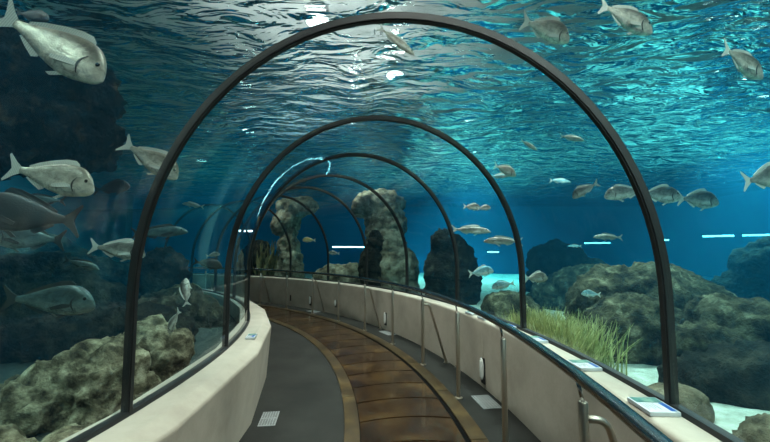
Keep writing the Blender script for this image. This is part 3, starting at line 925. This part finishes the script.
fish('gold', 309, 240, 11.8, 13, 178, 5, 'golden fish at the far bend of the tunnel')
fish('grey', 334, 253, 11.0, 11, 175, 5, 'small grey fish near the far light streak')
for key, ps in PROTO.items():
    if key not in used:
        for p in ps: bpy.data.objects.remove(p)

# ------------------------------------------------------------------ lamps and light streaks
def light_streak(px, py, d, w, label):  # glowing tubes stand in for streaks of reflected light
    c = at(px, py, d)
    root = empty('light_streak', c)
    root.rotation_euler = (0, 0, -math.atan2(c.x, c.y))
    tag(root, label, 'light', 'light streaks in the far water')
    bm = bmesh.new(); add_box(bm, -w / 2 - .03, w / 2 + .03, .0, .12, -.06, .06, .01)
    bm_obj('housing', bm, M['black'], root)
    bm = bmesh.new(); add_tube(bm, [(-w / 2, -.02, 0), (w / 2, -.02, 0)], .028, 10)
    bm_obj('tube', bm, M['strip'], root)
light_streak(718, 236, 13.0, .8, 'bright light streak in the far water above the huge dark rock')
light_streak(761, 235, 12.9, .9, 'light streak in the far water at the right edge')
light_streak(664, 240, 14, .3, 'short light streak touching the nearest rib')
light_streak(597, 243, 17.0, 1.0, 'light streak in the far water below the pale slender fish')
light_streak(549, 249, 17.5, .6, 'faint light streak right of the second rib')
light_streak(493, 252, 17.5, .5, 'tiny light streak left of the second rib')
light_streak(352, 247, 17.0, 1.7, 'long light streak between the far ribs')
light_streak(247, 231, 13.0, .5, 'light streak on the left beside the second rib')

def flood(x, y, z, power, size, label, color=(1, .93, .83), ang=None, rx=0):
    root = empty('flood_lamp', (x, y, z))
    tag(root, label, 'lamp', 'flood lamps hung over the tank')
    bm = bmesh.new(); add_tube(bm, [(0, 0, .30), (0, 0, .24), (0, 0, .02), (0, 0, .0)], [.05, .16, .20, .21], 20)
    bm_obj('housing', bm, M['black'], root)
    if rx:
        root.rotation_euler = (R_(rx), 0, 0)
    up = Vector((0, 0, .29)); up.rotate(root.rotation_euler)
    inv = Matrix.Rotation(-R_(rx), 3, 'X')
    bm = bmesh.new(); add_tube(bm, [inv @ up, inv @ Vector((up.x, up.y, 5.751 - z))], .012, 8)
    bm_obj('hanger_rod', bm, M['black'], root)
    bm = bmesh.new(); add_tube(bm, [(0, 0, -.004), (0, 0, -.02)], .17, 20)
    bm_obj('lens', bm, M['lamp'], root)
    L = bpy.data.lights.new('bulb', 'SPOT'); L.energy = power; L.color = color; L.shadow_soft_size = size
    L.spot_size = R_(ang or 105); L.spot_blend = .7
    lo = link(bpy.data.objects.new('bulb', L), root); lo.location = (0, 0, -.06)
    return root
LAMPS = [(-1.02, 5.6, 5.0, 2000, 'flood lamp over the tunnel, left of its crown'),
         (2.1, 4.5, 5.0, 2300, 'flood lamp over the right side above the seagrass'),
         (3.9, 5.0, 5.2, 4000, 'flood lamp over the large boulder on the right'),
         (4.4, 1.2, 5.2, 1900, 'flood lamp over the near right water'),
         (-3.2, 1.6, 5.0, 1000, 'flood lamp over the near left water'),
         (.2, 7.4, 5.0, 1300, 'flood lamp over the tunnel beyond the second rib'),
         (-.92, 10.1, 5.0, 1300, 'flood lamp over the tunnel beyond the third rib'),
         (-4.2, 11.6, 5.2, 1300, 'flood lamp over the far bend of the tunnel'),
         (.2, 1.4, 5.0, 1800, 'flood lamp over the viewer'),
         (9.5, 9.5, 5.4, 34000, 'flood lamp over the far right water'),
         (3.5, 15.0, 5.4, 22000, 'flood lamp over the far water ahead'),
         (-8.6, 6.5, 5.2, 14000, 'added flood lamp over the far left water'),  # added to brighten the teal wall and the left ripples
         (-7.5, 15.5, 5.2, 2200, 'flood lamp over the far left corner'),
         (1.75, 1.15, 5.0, 1500, 'added flood lamp just right of the viewer')]  # added to brighten the fish overhead
for x, y, z, pw, lab in LAMPS:
    flood(x, y, z, pw, .2, lab, (.72, 1, .80) if 'far left' in lab else (1, .93, .83))
r_ = flood(2.6, -2.4, 5.2, 3000, .2, 'added tilted flood lamp behind the viewer on the right', ang=80, rx=48)  # added to light the viewer's side of the right fish
r_ = flood(-2.6, -2.2, 5.2, 1500, .2, 'added tilted flood lamp behind the viewer on the left', color=(1, .93, .8), ang=60, rx=48)  # its added twin for the left fish
# grey hall ceiling over the tunnel, brightened from below by added uplights
bm = bmesh.new()
add_box(bm, X0 - .3, X1 + .3, Y0 - .3, Y1 + .3, 5.75, 5.95)
o = bm_obj('ceiling', bm, pbr('grey_hall_ceiling', [(.3, (.34, .33, .32)), (.7, (.52, .51, .49))], scale=1.1, detail=6, rough=.9))
tag(o, 'grey hall ceiling seen through the water over the tunnel', None, None, 'structure')
for i, (x, y) in enumerate(((-1.4, 4.0), (-.4, 8.8), (-2.6, 12.6))):
    root = empty('uplight', (x, y, 4.45))
    tag(root, ['uplight added above the water nearest the viewer', 'uplight added above the water over the middle of the tunnel', 'uplight added above the water at the far bend'][i], 'lamp', 'added uplights under the hall ceiling')
    bm = bmesh.new(); add_tube(bm, [(0, 0, -.10), (0, 0, 0)], [.06, .10], 16)
    bm_obj('housing', bm, M['black'], root)
    bm = bmesh.new(); add_tube(bm, [(.09, 0, -.04), (.12, 0, -.02), (.12, 0, 1.301)], .012, 8)
    bm_obj('hanger_rod', bm, M['black'], root)
    L = bpy.data.lights.new('bulb', 'SPOT'); L.energy = [2800, 900, 700][i]; L.color = (1, .95, .9); L.shadow_soft_size = .1; L.spot_size = R_(165); L.spot_blend = .5
    lo = link(bpy.data.objects.new('bulb', L), root); lo.location = (0, 0, .03); lo.rotation_euler = (math.pi, 0, 0)

# ------------------------------------------------------------------ world and render look
w = bpy.data.worlds.new('hall'); SC.world = w; w.use_nodes = True
bg = w.node_tree.nodes['Background']
bg.inputs[0].default_value = (.30, .52, .58, 1); bg.inputs[1].default_value = .12

vs = SC.view_settings
vs.view_transform = 'Standard'; vs.look = 'None'; vs.gamma = 1.0; vs.exposure = 0.14; vs.use_curve_mapping = False
cy = SC.cycles
cy.max_bounces = 10; cy.transparent_max_bounces = 40; cy.volume_bounces = 1
cy.caustics_reflective = False; cy.caustics_refractive = False
cy.sample_clamp_indirect = 4.0; cy.sample_clamp_direct = 12.0
